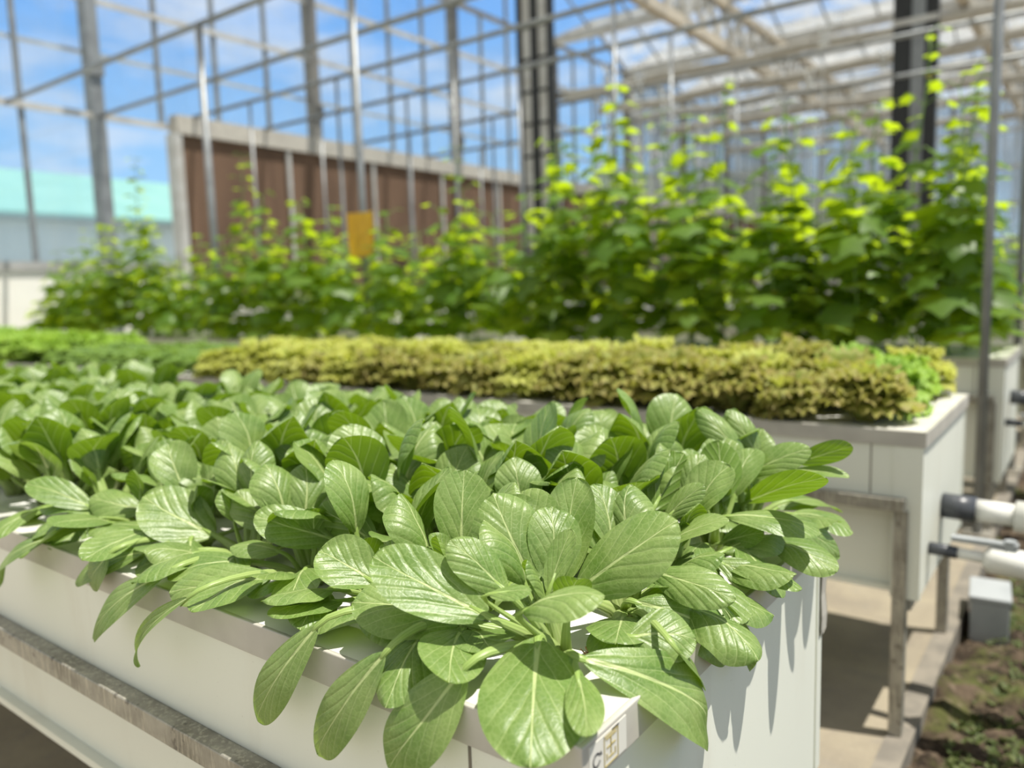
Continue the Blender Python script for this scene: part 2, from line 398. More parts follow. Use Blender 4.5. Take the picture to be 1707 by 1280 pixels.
mx2 = N('ShaderNodeMix'); mx2.data_type = 'RGBA'; nt.links.new(my.outputs[0], mx2.inputs[0]); nt.links.new(mx.outputs[2], mx2.inputs[6]); mx2.inputs[7].default_value = (.74, .74, .69, 1)   # unseen cloud bank behind the camera, added to warm the shaded panels
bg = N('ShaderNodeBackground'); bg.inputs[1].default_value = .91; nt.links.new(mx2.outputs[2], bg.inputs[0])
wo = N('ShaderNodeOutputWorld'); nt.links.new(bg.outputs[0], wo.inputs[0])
sl = bpy.data.lights.new('sun', 'SUN'); sl.energy = 6.9; sl.angle = math.radians(.55); sl.color = (1, .955, .87)
so = bpy.data.objects.new('sun', sl); COL.objects.link(so); so.location = (0, 0, 12)
so.rotation_euler = Vector((.32, .10, 1)).to_track_quat('Z', 'Y').to_euler()

# ------------------------------------------------------------------ greenhouse shell
WX = -10.0
COLY = [1.55 + 3.4 * k for k in range(9)]
ZG = 6.4
b = MB(); b.box(WX - .12, WX + .06, -2, 5.78, -.15, 1.40); struct(b.build('wall_left', M['lowwall']))
b = MB(); b.box(WX - .14, WX + .09, -2, 5.78, 1.40, 1.50); struct(b.build('trim_2', M['cap']))
b = MB(); b.box(WX - .12, WX + .28, 5.78, 28.75, -.15, 1.0); struct(b.build('wall_left_base', M['lowwall']))
for k, y in enumerate(COLY):
    b = MB(); b.box(WX - .09, WX + .09, y - .075, y + .075, 0, ZG); b.box(WX - .05, WX + .13, y - .09, y + .09, 3.75, 3.95) ; struct(b.build('column', M['steel' if k == 1 else 'steel_dark']))
# mullions, transoms
for k in range(-1, 33):
    y = 1.55 + .85 * k
    if any(abs(y - c) < .1 for c in COLY): continue
    b = MB(); b.box(WX - .03, WX + .03, y - .025, y + .025, 1.5 if y < 5.8 else 3.3, ZG); struct(b.build('mullion', M['steel']))
b = MB(); b.box(WX + .02, WX + .07, -2, 28.75, 3.24, 3.31); struct(b.build('trim_3', M['alu']))
b = MB(); b.box(WX + .02, WX + .07, -2, 28.75, 4.61, 4.67); struct(b.build('trim_4', M['alu']))
b = MB(); b.box(WX - .10, WX - .05, -2, 28.75, 4.02, 4.06); struct(b.build('trim_5', M['alu']))
b = MB(); b.box(WX + .02, WX + .08, -2, 28.75, 5.45, 5.52); struct(b.build('trim_6', M['alu']))
# panes of the end wall, one for each bay
nw = 0
for k in range(len(COLY) + 0):
    y0 = COLY[k - 1] + .075 if k else -2; y1 = COLY[k] - .075
    nw += 1
    b = MB(); b.box(WX - .004, WX + .004, y0, y1, 1.5 if y1 < 6 else 3.31, ZG); o = struct(b.build('window_%d' % nw, M['glass' if y1 < 19 else 'frost2']))
# cooling pads
npad = 0; y = 5.90
hd = MB(); hd.box(.095, .30, 5.84, 28.7, 3.16, 3.40); o = hd.build('pad_header', M['rim']); o.location = (WX, 0, 0)
tag(o, 'white header gutter running along the top of the brown cooling pads', 'gutter')
b = MB(); b.box(WX + .10, WX + .29, 5.78, 5.90, 1.0, 3.16); o = b.build('pad_end_frame', M['alu']); tag(o, 'pale upright end frame at the left edge of the brown cooling pads', 'frame')
while y < 27:
    npad += 1
    r = thing('cooling_pad', (WX, y, 1.0), '%s brown corrugated cooling pad from the left under the white header' % nth(npad), 'cooling pad', 'cooling pads in the end wall')
    b = MB(); b.box(.14, .24, .03, 1.67, 0, 2.155); b.build('pad', M['pad'], r)
    b = MB(); b.box(.12, .28, 1.67, 1.73, 0, 2.155); b.build('post', M['alu'], r)
    y += 1.70
# far side wall
YF = 28.9
b = MB(); b.box(-10, 9, YF, YF + .12, 0, 1.0); struct(b.build('wall_far', M['lowwall']))
b = MB(); b.box(-10, 9, YF + .03, YF + .04, 1.0, ZG); struct(b.build('window_12', M['frost2']))
for k in range(10):
    x = -10 + 2 * k
    b = MB(); b.box(x - .06, x + .06, YF - .06, YF + .02, 0, ZG); struct(b.build('column', M['steel']))
for z in (2.1, 3.2, 4.3, 5.4):
    b = MB(); b.box(-10, 9, YF - .03, YF + .02, z - .04, z + .04); struct(b.build('trim_%d' % int(z * 10), M['alu']))
# roof: spans along X, with gutter, ridge, glazing bars and panes
ngut = 0
ZR = 7.25
for k in range(1, 8):
    y0, y1 = COLY[k], COLY[k + 1]; ym = (y0 + y1) / 2
    b = MB(); b.box(-10.1, 9, y0 - .09, y0 + .09, ZG - .06, ZG + .10); struct(b.build('gutter', M['alu']))
    if k < 2: continue
    b = MB(); b.box(-10.1, 9, ym - .035, ym + .035, ZR - .03, ZR + .05); struct(b.build('ridge_beam', M['alu']))
    gm = M['glass'] if k < 4 else M['frost']
    for (ya, za, yb, zb, nm) in ((y0, ZG + .1, ym, ZR, 'near'), (ym, ZR, y1, ZG + .1, 'far')):
        b = MB(); b.poly([(-10, ya, za), (9, ya, za), (9, yb, zb), (-10, yb, zb)], [(0, 1, 2, 3)]); struct(b.build('roof_pane', gm))
        b = MB()
        for j in range(20):
            x = -10 + j; b.bar((x, ya, za - .02), (x, yb, zb - .02), .035, .05)
        struct(b.build('roof_bar', M['steel']))
        if k >= 4:
            yq, zq = (ya + yb) / 2, (za + zb) / 2
            b = MB(); b.bar((-10, yq, zq - .04), (9, yq, zq - .04), .05, .05); struct(b.build('roof_purlin', M['alu']))
    # gable glazing over the end wall
    b = MB(); b.poly([(WX, y0, ZG + .1), (WX, y1, ZG + .1), (WX, ym, ZR)], [(0, 1, 2)]); struct(b.build('gable_pane', M['glass' if k < 5 else 'frost2']))
    b = MB(); b.bar((WX, y0, ZG + .08), (WX, ym, ZR), .07); b.bar((WX, y1, ZG + .08), (WX, ym, ZR), .07); b.bar((WX, ym, ZG), (WX, ym, ZR), .05); b.bar((WX, y0, ZG), (WX, y1, ZG), .08); struct(b.build('gable_frame', M['steel_dark']))

# lattice trusses crossing the spans
for i, (x, lab) in enumerate(((-6.0, 'cream lattice roof truss crossing from the top centre toward the right'), (-2.0, 'lattice roof truss near the upper right corner behind the grey poles'))):
    r = thing('roof_truss', (x, 0, 5.5), lab, 'truss', 'lattice roof trusses')
    b = MB(); b.box(-.08, .08, 4.9, 28.7, -.10, .08); b.build('bottom_chord', M['cream'], r)
    b = MB(); b.box(-.08, .08, 4.9, 28.7, .70, .84); b.build('top_chord', M['cream'], r)
    for j in range(34):
        ya = 4.95 + .7 * j
        b = MB(); b.bar((0, ya, .04), (0, ya + .35, .74), .07, .09); b.bar((0, ya + .35, .74), (0, ya + .7, .04), .07, .09); b.build('diagonal_web', M['alu'], r)
# ties above and bundled screens slung under the roof
ns = 0
for (x0, x1, y, z) in [(-9.9, 8, 10.2, 5.2), (-9.9, 8, 11.9, 5.25), (-9.9, 8, 13.6, 5.2), (-9.9, 8, 15.3, 5.25), (-9.9, 8, 17, 5.2), (-9.9, 8, 18.7, 5.25), (-9.9, 8, 20.4, 5.2), (-9.9, 8, 22.5, 5.25), (-9.9, 8, 25, 5.2)]:
    if y < 14: continue
    ns += 1
    b = MB(); pts = [(x0 + (x1 - x0) * q / 24, y + .03 * math.sin(q * 2.1 + y), z + .04 * math.sin(q * 1.7 + y * 3)) for q in range(25)]
    b.tube(pts, .13, 8, flat=.8); o = b.build('hanging_shade_screen', M['rim'], smooth=True)
    tag(o, 'gathered pale shade screen slung lengthwise under the far roof, %s one back' % nth(ns), 'shade screen', 'gathered shade screens under the roof')

# interior columns with black guards
def dark_column(x, y, label, kind):
    r = thing('steel_column', (x, y, 0), label, 'column')
    if kind == 0:
        for dx, wd_ in ((-.23, .06), (0, .09), (.23, .06)):
            b = MB(); b.box(dx - wd_ / 2, dx + wd_ / 2, -.05, .05, 0, 6.4); b.build('black_bar', M['black'], r)
        b = MB()
        for q in range(16):
            b.box(-.23, .23, -.034, -.024, .3 + q * .4, .335 + q * .4)
        b.build('rungs', M['black'], r)
        b = MB(); b.box(-.195, -.05, -.02, .02, 0, 6.4); b.box(.05, .195, -.02, .02, 0, 6.4); b.build('back_plate', M['alu'], r)
    else:
        b = MB(); b.box(-.075, .075, -.075, .075, 0, 6.4); b.build('post', M['steel'], r)
        b = MB(); b.box(-.30, -.08, -.05, .05, 0, 6.4); b.build('black_guard', M['black'], r)
        b = MB(); b.box(.08, .22, -.05, .05, 0, 6.4); b.build('black_guard', M['black'], r)
        b = MB(); b.box(-.3, .22, -.09, -.075, 4.2, 4.28); b.build('clamp', M['alu'], r)
dark_column(-5.9, 8.55, 'tall black ladder-like column rising behind the vines at centre', 0)
dark_column(-2.0, 11.5, 'grey column with black guards on both sides, behind vines at right', 1)

# trellis pipes and poles
np_ = 0
for (y, z, lab) in ((3.93, 3.27, 'overhead trellis pipe above the vine row, the nearer one'), (4.95, 3.27, 'overhead trellis pipe beyond the vine row, running to end wall column'),
                    (6.1, 3.4, 'third overhead trellis pipe back from the vine row'), (7.2, 3.4, 'fourth overhead trellis pipe back from the vine row'),
                    (8.9, 3.4, 'fifth overhead trellis pipe back from the vine row'), (10.6, 3.4, 'sixth overhead trellis pipe back from the vine row')):
    b = MB(); b.tube([(-9.93, y, z), (3, y, z)], .026, 10); o = b.build('trellis_pipe', M['steel'], smooth=True); tag(o, lab, 'pipe', 'overhead trellis pipes')
    if y > 5:
        for x in (-8.5, -6.9, -5.2, -3.4):
            b = MB(); b.tube([(x, y, 0), (x, y, z)], .018, 8); o = b.build('support_pole', M['steel'], smooth=True)
            tag(o, 'thin grey steel support pole standing far behind the vine row', 'pole', 'support poles behind the vines')
for (x, y, z1, rr, lab) in ((-6.1, 3.93, 3.25, .03, 'grey support pole in the vine row, in front of the brown pads'), (-4.24, 3.93, 3.25, .024, 'grey support pole in the vine row carrying the yellow sticky card'),
                        (-.345, 3.47, 3.3, .017, 'grey pole standing against the end of the far white trough'), (-.33, 4.75, 3.3, .016, 'thin grey pole at the far right edge behind the nearer pole')):
    r = thing('support_pole', (x, y, 0), lab, 'pole')
    b = MB(); b.tube([(0, 0, .0), (0, 0, z1)], rr, 12); b.build('pipe', M['steel'], r, smooth=True)
    b = MB(); b.box(-.05, .05, -.05, .05, 0, .008); b.build('foot_plate', M['galv'], r)
r = thing('sticky_card', (-4.165, 3.885, 1.27), 'yellow sticky insect card tied to a grey pole among the vines', 'insect trap')
b = MB()
xs = np.linspace(-.13, .13, 9)
for th in (0, .004):
    Pg = np.zeros((6, 9, 3))
    for i in range(6):
        for j in range(9):
            s_ = 1 - .55 * max(0, .35 - i / 5) ; Pg[i, j] = (xs[j] * s_, -.02 + xs[j] ** 2 * 2.2 * -1 + th, i / 5 * .31)
    b.grid(Pg if th == 0 else Pg[:, ::-1])
b.build('card', M['yellow'], r, smooth=True)
b = MB(); b.tube([(0, 0, .25), (0, .02, .31), (0, .04, .33)], .003, 6); b.build('tie', M['black'], r)

# twine bobbins hanging over the far rows
for i in range(44):
    x = -8.6 + 7.6 * rnd.random(); y = 9.5 + 9 * rnd.random()
    if x > -1.5 - (y - 9) * .1: continue
    r = thing('hanging_twine_bobbin', (x, y, 3.4 + .5 * rnd.random()), 'white twine bobbin hanging in the far rows behind the vines', 'bobbin', 'hanging twine bobbins')
    b = MB(); b.bar((-.05, 0, 0), (.05, 0, 0), .05, .05); b.bar((0, 0, .03), (.07, 0, .24), .02); b.bar((0, 0, .03), (-.07, 0, .24), .02); b.build('bobbin', M['string'], r)
    b = MB(); b.tube([(0, 0, -2.6), (0, 0, 0)], .006, 5); b.build('string', M['string'], r)

# ------------------------------------------------------------------ troughs
ZT = .689
def trough(y0, w, L, zb, label, detail=False):
    y1 = y0 + w; x1 = XE; x0 = XE - L
    r = thing('grow_trough', (x1, y0, 0), label, 'trough', None)
    def part(mb, name, mat, bevel=0):
        o = mb.build(name, mat, r, bevel=bevel); return o
    def bx(*a):
        b = MB(); x_0, x_1, y_0, y_1, z_0, z_1 = a; b.box(x_0 - x1, x_1 - x1, y_0 - y0, y_1 - y0, z_0, z_1); return b
    for nm, (ya, yb) in (('f', (y0, y0 + .018)), ('b', (y1 - .018, y1))):
        s = 1 if nm == 'f' else -1
        b = bx(x0, x1 - .018, ya, yb, .54, ZT - .03)
        part(b, 'side_panel', M['panel'])
        b = bx(x0, x1 - .05, ya + s * .045, yb + s * .045, zb, .54); part(b, 'lower_side_panel', M['panel'])
        fy = ya - .022 if nm == 'f' else yb
        b = bx(x0, x1 - .028, fy, fy + .022, .515, .543); part(b, 'rail', M['galv'], .002)
        # corner trim at the free end
        b = bx(x1 - .055, x1 + .0025, min(ya, yb) - (.002 if nm == 'f' else -.0), max(ya, yb) + (.002 if nm == 'b' else 0), zb - .0, ZT - .03); part(b, 'corner_trim', M['panel'])
        q = x1 - .32
        for q in (x1 - .10, x1 - 2.3):
            b = bx(q - .0015, q + .0015, (ya - .0006 if nm == 'f' else yb - .001), (ya + .001 if nm == 'f' else yb + .0006), .545, ZT - .035); part(b, 'seam', M['curb'])
    b = bx(x1 - .018, x1, y0 + .018, y1 - .018, zb, ZT - .03); part(b, 'end_panel', M['panel'])
    b = bx(x0, x0 + .018, y0 + .018, y1 - .018, zb, ZT - .03); part(b, 'end_panel', M['panel'])
    b = bx(x0 + .02, x1 - .02, y0 + .03, y1 - .03, zb, zb + .012); part(b, 'bottom_panel', M['panel'])
    # rim: outer flange and flat top
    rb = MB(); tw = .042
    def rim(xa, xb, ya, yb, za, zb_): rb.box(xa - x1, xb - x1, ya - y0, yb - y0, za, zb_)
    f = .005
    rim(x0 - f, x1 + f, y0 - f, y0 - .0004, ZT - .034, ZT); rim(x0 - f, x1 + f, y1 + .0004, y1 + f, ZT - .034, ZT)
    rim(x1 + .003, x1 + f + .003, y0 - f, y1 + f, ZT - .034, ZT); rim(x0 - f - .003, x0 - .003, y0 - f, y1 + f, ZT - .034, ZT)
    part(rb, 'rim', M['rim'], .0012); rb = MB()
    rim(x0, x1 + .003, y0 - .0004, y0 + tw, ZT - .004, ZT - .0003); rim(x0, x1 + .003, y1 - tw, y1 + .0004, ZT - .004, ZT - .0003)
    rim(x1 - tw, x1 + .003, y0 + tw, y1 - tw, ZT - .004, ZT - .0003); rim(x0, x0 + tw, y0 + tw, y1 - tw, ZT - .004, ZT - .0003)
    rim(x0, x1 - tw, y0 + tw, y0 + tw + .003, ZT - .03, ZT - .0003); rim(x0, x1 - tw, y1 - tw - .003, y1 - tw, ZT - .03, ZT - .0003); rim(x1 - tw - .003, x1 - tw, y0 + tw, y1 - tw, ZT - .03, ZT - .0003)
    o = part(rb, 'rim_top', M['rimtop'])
    # legs and lower end rail
    q = x1 - .036
    while q > x0:
        for yy in (y0 - .010, y1 - .018):
            b = bx(q - .014, q + .014, yy, yy + .028, 0, .515); part(b, 'leg', M['galv'], .002)
        q -= 1.45
    b = bx(x1 - .044, x1 - .016, y0 + .02, y1 - .02, zb - .034, zb - .004); part(b, 'end_rail', M['galv'], .002)
    for q in range(int(L / 1.45)):
        b = bx(x1 - .045 - 1.45 * q - .012, x1 - .045 - 1.45 * q + .012, y0 + .018, y1 - .018, .49, .513)
    return r
Y1, Y2, Y3, Y4 = .439, 1.80, 3.54, 5.35
W1, W2 = .612, .635
t1 = trough(Y1, W1, 5.2, .345, 'nearest white grow trough, filled with bok choy', True)
t2 = trough(Y2, W2, 9.2, .32, 'middle white grow trough on steel legs, filled with frilly lettuce')
t3 = trough(Y3, .66, 9.4, .20, 'far white grow trough under the climbing vines')
t4 = trough(Y4, .66, 9.0, .20, 'rearmost white trough behind the climbing vine row')
# torn plastic edge strip on the back corner of the nearest trough
b = MB()
prof = [(.0, .0), (.006, -.004), (.007, -.03), (.003, -.06), (.008, -.09), (.006, -.11), (.0, -.118)]
V = []; 
for x_, z_ in prof: V += [(.004 + x_ * .3, W1 - .012 + 0, ZT - .036 + z_), (.004 + x_ * .3, W1 + .004 + x_, ZT - .036 + z_), (.0045 + x_ * .3, W1 + .004 + x_, ZT - .036 + z_)]
Fz = []
for i in range(len(prof) - 1):
    Fz += [(3 * i, 3 * i + 1, 3 * i + 4, 3 * i + 3), (3 * i + 1, 3 * i + 2, 3 * i + 5, 3 * i + 4)]
b.poly(V, Fz); b.build('torn_edge_strip', M['rim'], t1)
# printed sticker at the near corner of the end flange
xs_ = .0085
def disc_ring(cy, cz, r0, r1, n=28, a0=0, a1=6.2832):
    V = []; 
    for k in range(n + 1):
        a = a0 + (a1 - a0) * k / n; V += [(0, cy + math.cos(a) * r0, cz + math.sin(a) * r0), (0, cy + math.cos(a) * r1, cz + math.sin(a) * r1)]
    return V, [(2 * k, 2 * k + 1, 2 * k + 3, 2 * k + 2) for k in range(n)]
st = MB(); st.box(xs_ - .0008, xs_, .004, .058, ZT - .031, ZT - .004); sto = st.build('sticker', M['label'], t1)
b = MB(); V, Fz = disc_ring(.0135, ZT - .018, .0040, .0056, 28, .6, 5.9); b.poly([(xs_ + .0003, y, z) for _, y, z in V], Fz); b.poly([(xs_ + .0003, .0135 + .004, ZT - .0165), (xs_ + .0003, .0135 + .0078, ZT - .0165), (xs_ + .0003, .0135 + .0058, ZT - .0128)], [(0, 1, 2)]); b.build('round_emblem', M['ink'], sto)
b = MB(); ya, yb, za, zb = .024, .045, ZT - .030, ZT - .006
for (p, q, r_, s_) in ((ya, yb, za, za + .0009), (ya, yb, zb - .0009, zb), (ya, ya + .0009, za, zb), (yb - .0009, yb, za, zb)): b.box(xs_ + .0001, xs_ + .0004, p, q, r_, s_)
b.build('yellow_box', M['goldink'], sto)
b = MB(); r2 = random.Random(5)
for (p, q, r_, s_) in ((.027, .042, .0205, .0217), (.0335, .0349, .0075, .0205), (.028, .041, .0135, .0147), (.0275, .0287, .0045, .0095), (.0400, .0412, .0045, .0095), (.0305, .0385, .0050, .0062)):
    b.box(xs_ + .0001, xs_ + .0004, p, q, ZT - .030 + r_, ZT - .030 + s_)
b.build('characters', M['goldink'], sto)
b = MB(); b.box(xs_ + .0001, xs_ + .0004, .036, .046, ZT - .0055, ZT - .0045); b.build('text_line', M['ink'], sto)
# floating boards
for (y0, w, names, rows) in ((Y1, W1, 'nearest', 4), (Y2, W2, 'middle', 7), (Y3, .66, 'far', 7)):
    for k in range(rows):
        xa = XE - .048 - 1.27 * k
        r = MB(); r.box(xa - 1.262, xa, y0 + .048, y0 + w - .048, ZT - .036, ZT - .010)
        o = r.build('float_board', M['board'], bevel=.003)
        tag(o, 'white float board lying in the %s trough, %s from its right end' % (names, nth(k + 1)), 'board', 'float boards in the troughs')
# pipes at the end of the troughs
def pipework(y, z, label, big, name='drain_pipe'):
    r = thing(name, (XE, y, z), label, 'pipe')
    R = .030 if big else .014
    Lc = .072 if big else .057
    b = MB(); b.tube([(0.001, 0, 0), (Lc, 0, -.002)], R, 20); b.build('coupling', M['rubber'], r, smooth=True).data
    b = MB(); b.tube([(Lc, 0, -.002), (.155 if big else .118, 0, -.005)], R * .86, 20); b.build('pipe', M['pvc'], r, smooth=True)
    if big:
        b = MB(); b.tube([(.15, 0, -.005), (.30, 0, -.01), (.355, 0, -.02), (.385, 0, -.05), (.4, 0, -.09)], [.036] * 5, 20); b.build('elbow', M['pvc'], r, smooth=True)
        b = MB(); b.tube([(.4, 0, -.08), (.4, 0, -z - .06)], .03, 16); b.build('down_pipe', M['pvc'], r, smooth=True)
    else:
        b = MB(); b.tube([(.108, 0, -.004), (.116, 0, -.005), (.121, 0, -.005), (.19, 0, -.008), (.2, 0, -.008), (.30, 0, -.01)], [.019, .024, .03, .03, .024, .022], 18); b.build('valve_body', M['pvc'], r, smooth=True)
        b = MB(); b.tube([(.155, 0, .02), (.155, 0, .042)], .012, 10); b.box(.045, .17, -.011, .011, .026, .036); b.build('valve_handle', M['grey'], r)
        b = MB(); b.tube([(.3, 0, -.01), (.34, 0, -.015), (.36, 0, -.04), (.36, 0, -z - .05)], [.016, .016, .016, .016], 14); b.build('down_pipe', M['pvc'], r, smooth=True)
pipework(2.09, .462, 'thick white drain pipe with dark coupling on the middle trough end', True)
pipework(1.918, .405, 'thin white pipe with valve low on the middle trough end', False)
pipework(3.86, .50, 'thick white drain pipe with dark coupling on the far trough end', True)
pipework(3.68, .42, 'thin white pipe with valve low on the far trough end', False)
r = thing('junction_box', (-.222, 2.64, -.06), 'grey box lying on the soil beside the walkway edge', 'box', rz=.1)
b = MB(); b.box(-.05, .05, -.085, .085, 0, .125); b.build('body', M['grey'], r, bevel=.004)
b = MB(); b.box(-.054, .054, -.089, .089, .125, .142); b.build('lid', M['grey'], r, bevel=.004)
b = MB()
for k in range(9):
    a = rnd.random() * 6.28; c0 = Vector((rnd.uniform(-.003, .003), rnd.uniform(-.003, .003), 0)); b.tube([c0, c0 + Vector((math.cos(a) * .005, math.sin(a) * .005, .003 + .003 * rnd.random()))], [.0008, .0003], 5)
o = b.build('dry_scrap', M['dry']); o.location = (-.352, .573, ZT - .0095); o.scale = (1.4, 1.4, 1.4)
tag(o, 'tiny dry brown scrap on the white board beside the corner bok choy', 'scrap')

# ------------------------------------------------------------------ bok choy
def blade(mb, S, T, W, nh, arch=.12, cup=.15, twist=0., wave=.0, seed=0, nv=18, nu=11, mi=0, drop=0., fold=0.):
    """one spoon-shaped blade from neck S to tip T, half folded by cup, arched along nh"""
    S, T, nh = np.array(S, float), np.array(T, float), np.array(nh, float)
    rr = random.Random(seed)
    d = T - S; L = np.linalg.norm(d); dn = d / L
    nh = nh - dn * (nh @ dn); nh /= np.linalg.norm(nh)
    P1 = S + d * .33 + nh * arch * L; P2 = S + d * (.72) + nh * (arch * 1.15 + drop) * L
    ts = .5 - .5 * np.cos(np.linspace(0, PI, nv)); ts = ts * .92 + np.linspace(0, 1, nv) * .08
    us = np.linspace(-1, 1, nu); us = np.sign(us) * np.abs(us) ** .85
    P = np.zeros((nv, nu, 3)); UV = np.zeros((nv, nu, 2))
    skew = rr.uniform(-.07, .07); ph = rr.uniform(0, 6); ph2 = rr.uniform(0, 6)
    for i, t_ in enumerate(ts):
        q = 1 - t_
        c = q ** 3 * S + 3 * q * q * t_ * P1 + 3 * q * t_ * t_ * P2 + t_ ** 3 * T
        dc = 3 * q * q * (P1 - S) + 6 * q * t_ * (P2 - P1) + 3 * t_ * t_ * (T - P2); dc /= np.linalg.norm(dc)
        side = np.cross(dc, nh); side /= np.linalg.norm(side); n = np.cross(side, dc)
        a = twist * t_; side, n = side * math.cos(a) + n * math.sin(a), n * math.cos(a) - side * math.sin(a)
        sh = max(0., math.sin(PI * min(1, t_ ** 1.16))) ** .50
        sh = max(sh, .09 * (1 - t_) ** .5)
        if t_ > .999: sh = 0.02
        hw = W / 2 * sh
        for j, u in enumerate(us):
            au = abs(u)
            off = cup * W / 2 * (au ** 2) * min(1, sh * 1.2) + fold * W / 2 * au * sh
            off += wave * W * au ** 2.5 * math.sin(9 * t_ + ph + (1.7 if u > 0 else 0)) + .012 * W * math.sin(5 * u + 11 * t_ + ph2)
            sw = u * hw * (1 - .10 * abs(cup) * au) + skew * W * math.sin(PI * t_)
            P[i, j] = c + side * sw + n * off; UV[i, j] = (.5 + .5 * u * sh, t_)
    mb.grid(P, UV, mi)

def stalk(mb, B, S, d_end, r0=.0075, r1=.0032, ref=(0, 0, 1), mi=0, n=10, m=9, run=.0):
    """pale crescent stalk from the plant base B to the blade neck S, flattened and widening to the base"""
    B, S, d_end = Vector(B), Vector(S), Vector(d_end).normalized()
    L = (S - B).length; P1 = B + Vector((0, 0, L * .24)) + (S - B) * .15; P2 = S - d_end * L * .24
    pts, rad = [], []
    for i in range(m):
        t_ = i / (m - 1); q = 1 - t_
        pts.append(q ** 3 * B + 3 * q * q * t_ * P1 + 3 * q * t_ * t_ * P2 + t_ ** 3 * S)
        rad.append(r0 * (1 - t_) ** 1.2 + r1 * (1 - (1 - t_) ** 1.2))
    mb.tube(pts + [S + d_end * .018], rad + [r1 * .45], n, mi, True, .55, ref)

class Plant: pass
def leaf_obj(root, B, S, T, W, nh, near=True, **kw):
    d0 = (Vector(T) - Vector(S)).normalized() + Vector(nh).normalized() * kw.get('arch', .12) * 1.5
    sref = Vector(nh)
    r0 = .004 + W * .075; r1 = .0016 + W * .028
    mb = MB(); blade(mb, S, T, W, nh, **kw)
    if near:
        o = mb.build('leaf', M['leaf'], root, smooth=True)
        s = MB(); stalk(s, B, S, d0, r0, r1, sref); s.build('stalk', M['stalk'], o, smooth=True)
    else:
        stalk(mb, B, S, d0, r0, r1, sref, mi=1, n=7, m=6)
        o = mb.build('leaf', [M['leaf'], M['stalk']], root, smooth=True)
    return o

def generic_leaf(root, az, elev, Ls, Lb, W, rr, near, droop=.0):
    ca, sa = math.cos(az), math.sin(az); rad = Vector((ca, sa, 0))
    B = rad * .007 + Vector((0, 0, 0)); S = B + rad * Ls * math.cos(elev) + UP * Ls * math.sin(elev)
    e2 = elev - rr.uniform(.05, .35) - droop
    T = S + rad * Lb * math.cos(e2) + UP * Lb * math.sin(e2) + Vector((-sa, ca, 0)) * Lb * rr.uniform(-.18, .18)
    nh = UP * math.cos(e2) - rad * math.sin(e2) + Vector((-sa, ca, 0)) * rr.uniform(-.3, .3)
    hi = elev > .9
    return leaf_obj(root, B, S, T, W, nh, near, arch=rr.uniform(.08, .18) if not hi else rr.uniform(.10, .24), cup=rr.uniform(-.55, .10) if not hi else rr.uniform(-.65, .25),
                    twist=rr.uniform(-.35, .35), wave=rr.uniform(0, .03), seed=rr.randint(0, 9999), nv=18 if near else 13, nu=11 if near else 7, drop=-rr.uniform(.0, .12))

def make_template(seed, near, spread=1.):
    rr = random.Random(seed); r = bpy.data.objects.new('bok_choy', None); COL.objects.link(r); r.empty_display_size = .03
    a0 = rr.uniform(0, 6.28)
    for k in range(5):
        generic_leaf(r, a0 + k * 1.257 + rr.uniform(-.25, .25), rr.uniform(.70, 1.0) * spread, rr.uniform(.058, .076), rr.uniform(.078, .095), rr.uniform(.072, .090), rr, near)
    for k in range(5):
        generic_leaf(r, a0 + .6 + k * 1.257 + rr.uniform(-.3, .3), rr.uniform(1.05, 1.3), rr.uniform(.068, .088), rr.uniform(.068, .086), rr.uniform(.060, .078), rr, near)
    for k in range(2):
        generic_leaf(r, a0 + k * 3 + rr.uniform(-.4, .4), rr.uniform(1.3, 1.45), rr.uniform(.05, .065), rr.uniform(.045, .06), rr.uniform(.030, .042), rr, near)
    return r
near_t = [make_template(100 + k, True) for k in range(7)]
far_t = [make_template(200 + k, False) for k in range(7)]
DX, DY = .115, .110
ZP = ZT - .008
def spot(c, r): return Vector((-.365 - DX * c, .55 + DY * r, ZP))
ROWN = ['front row', 'second row', 'third row', 'fourth row', 'back row']

# leaves of the plants along the near edge and the free end, one by one: (neck, tip, width, arch, cup, facing)
H = {}
def hero(c, r, neck, tip, wpx, arch=.10, cup=.12, face='c', twist=0, drop=0., wave=.012):
    H.setdefault((c, r), []).append((neck, tip, wpx, arch, cup, face, twist, drop, wave))
D_ = 'd'
hero(0, 0, (897, 1064, D_, .655), (884, 1280, 'y', .405), 186, .10, -.10)
hero(0, 0, (970, 1098, D_, .645), (1168, 1226, 'x', -.268), 128, .10, -.06)
hero(0, 0, (778, 1110, D_, .66), (648, 1280, 'y', .408), 118, .12, -.12)
hero(0, 0, (892, 972, D_, .70), (822, 822, D_, .725), 122, .03, -.25, drop=.08)
hero(0, 0, (846, 988, D_, .665), (748, 902, D_, .672), 78, .02, -.15, drop=.08)
hero(0, 0, (814, 1027, D_, .655), (622, 928, D_, .675), 118, .05, .10)
hero(0, 0, (872, 1018, D_, .63), (1008, 996, D_, .60), 108, .14, -.35, 'u')
hero(0, 0, (914, 988, D_, .68), (953, 882, D_, .69), 44, .03, .25)
hero(0, 0, (815, 990, D_, .64), (886, 985, D_, .63), 48, .05, -.2, 'u')
hero(0, 0, (768, 1036, D_, .695), (588, 1004, D_, .70), 116, .08, -.05)
hero(0, 0, (962, 1122, 'z', .706), (978, 1228, 'z', .697), 66, .04, -.1, 'u')
hero(0, 1, (958, 985, D_, .72), (1130, 868, D_, .695), 126, .06, -.22, drop=.06)
hero(0, 1, (944, 968, D_, .75), (962, 796, D_, .785), 88, .02, .30)
hero(0, 1, (1050, 1062, D_, .70), (1160, 1066, D_, .665), 96, .08, -.1)
hero(0, 1, (1058, 1003, D_, .73), (1214, 1098, 'x', -.268), 98, .10, -.12)
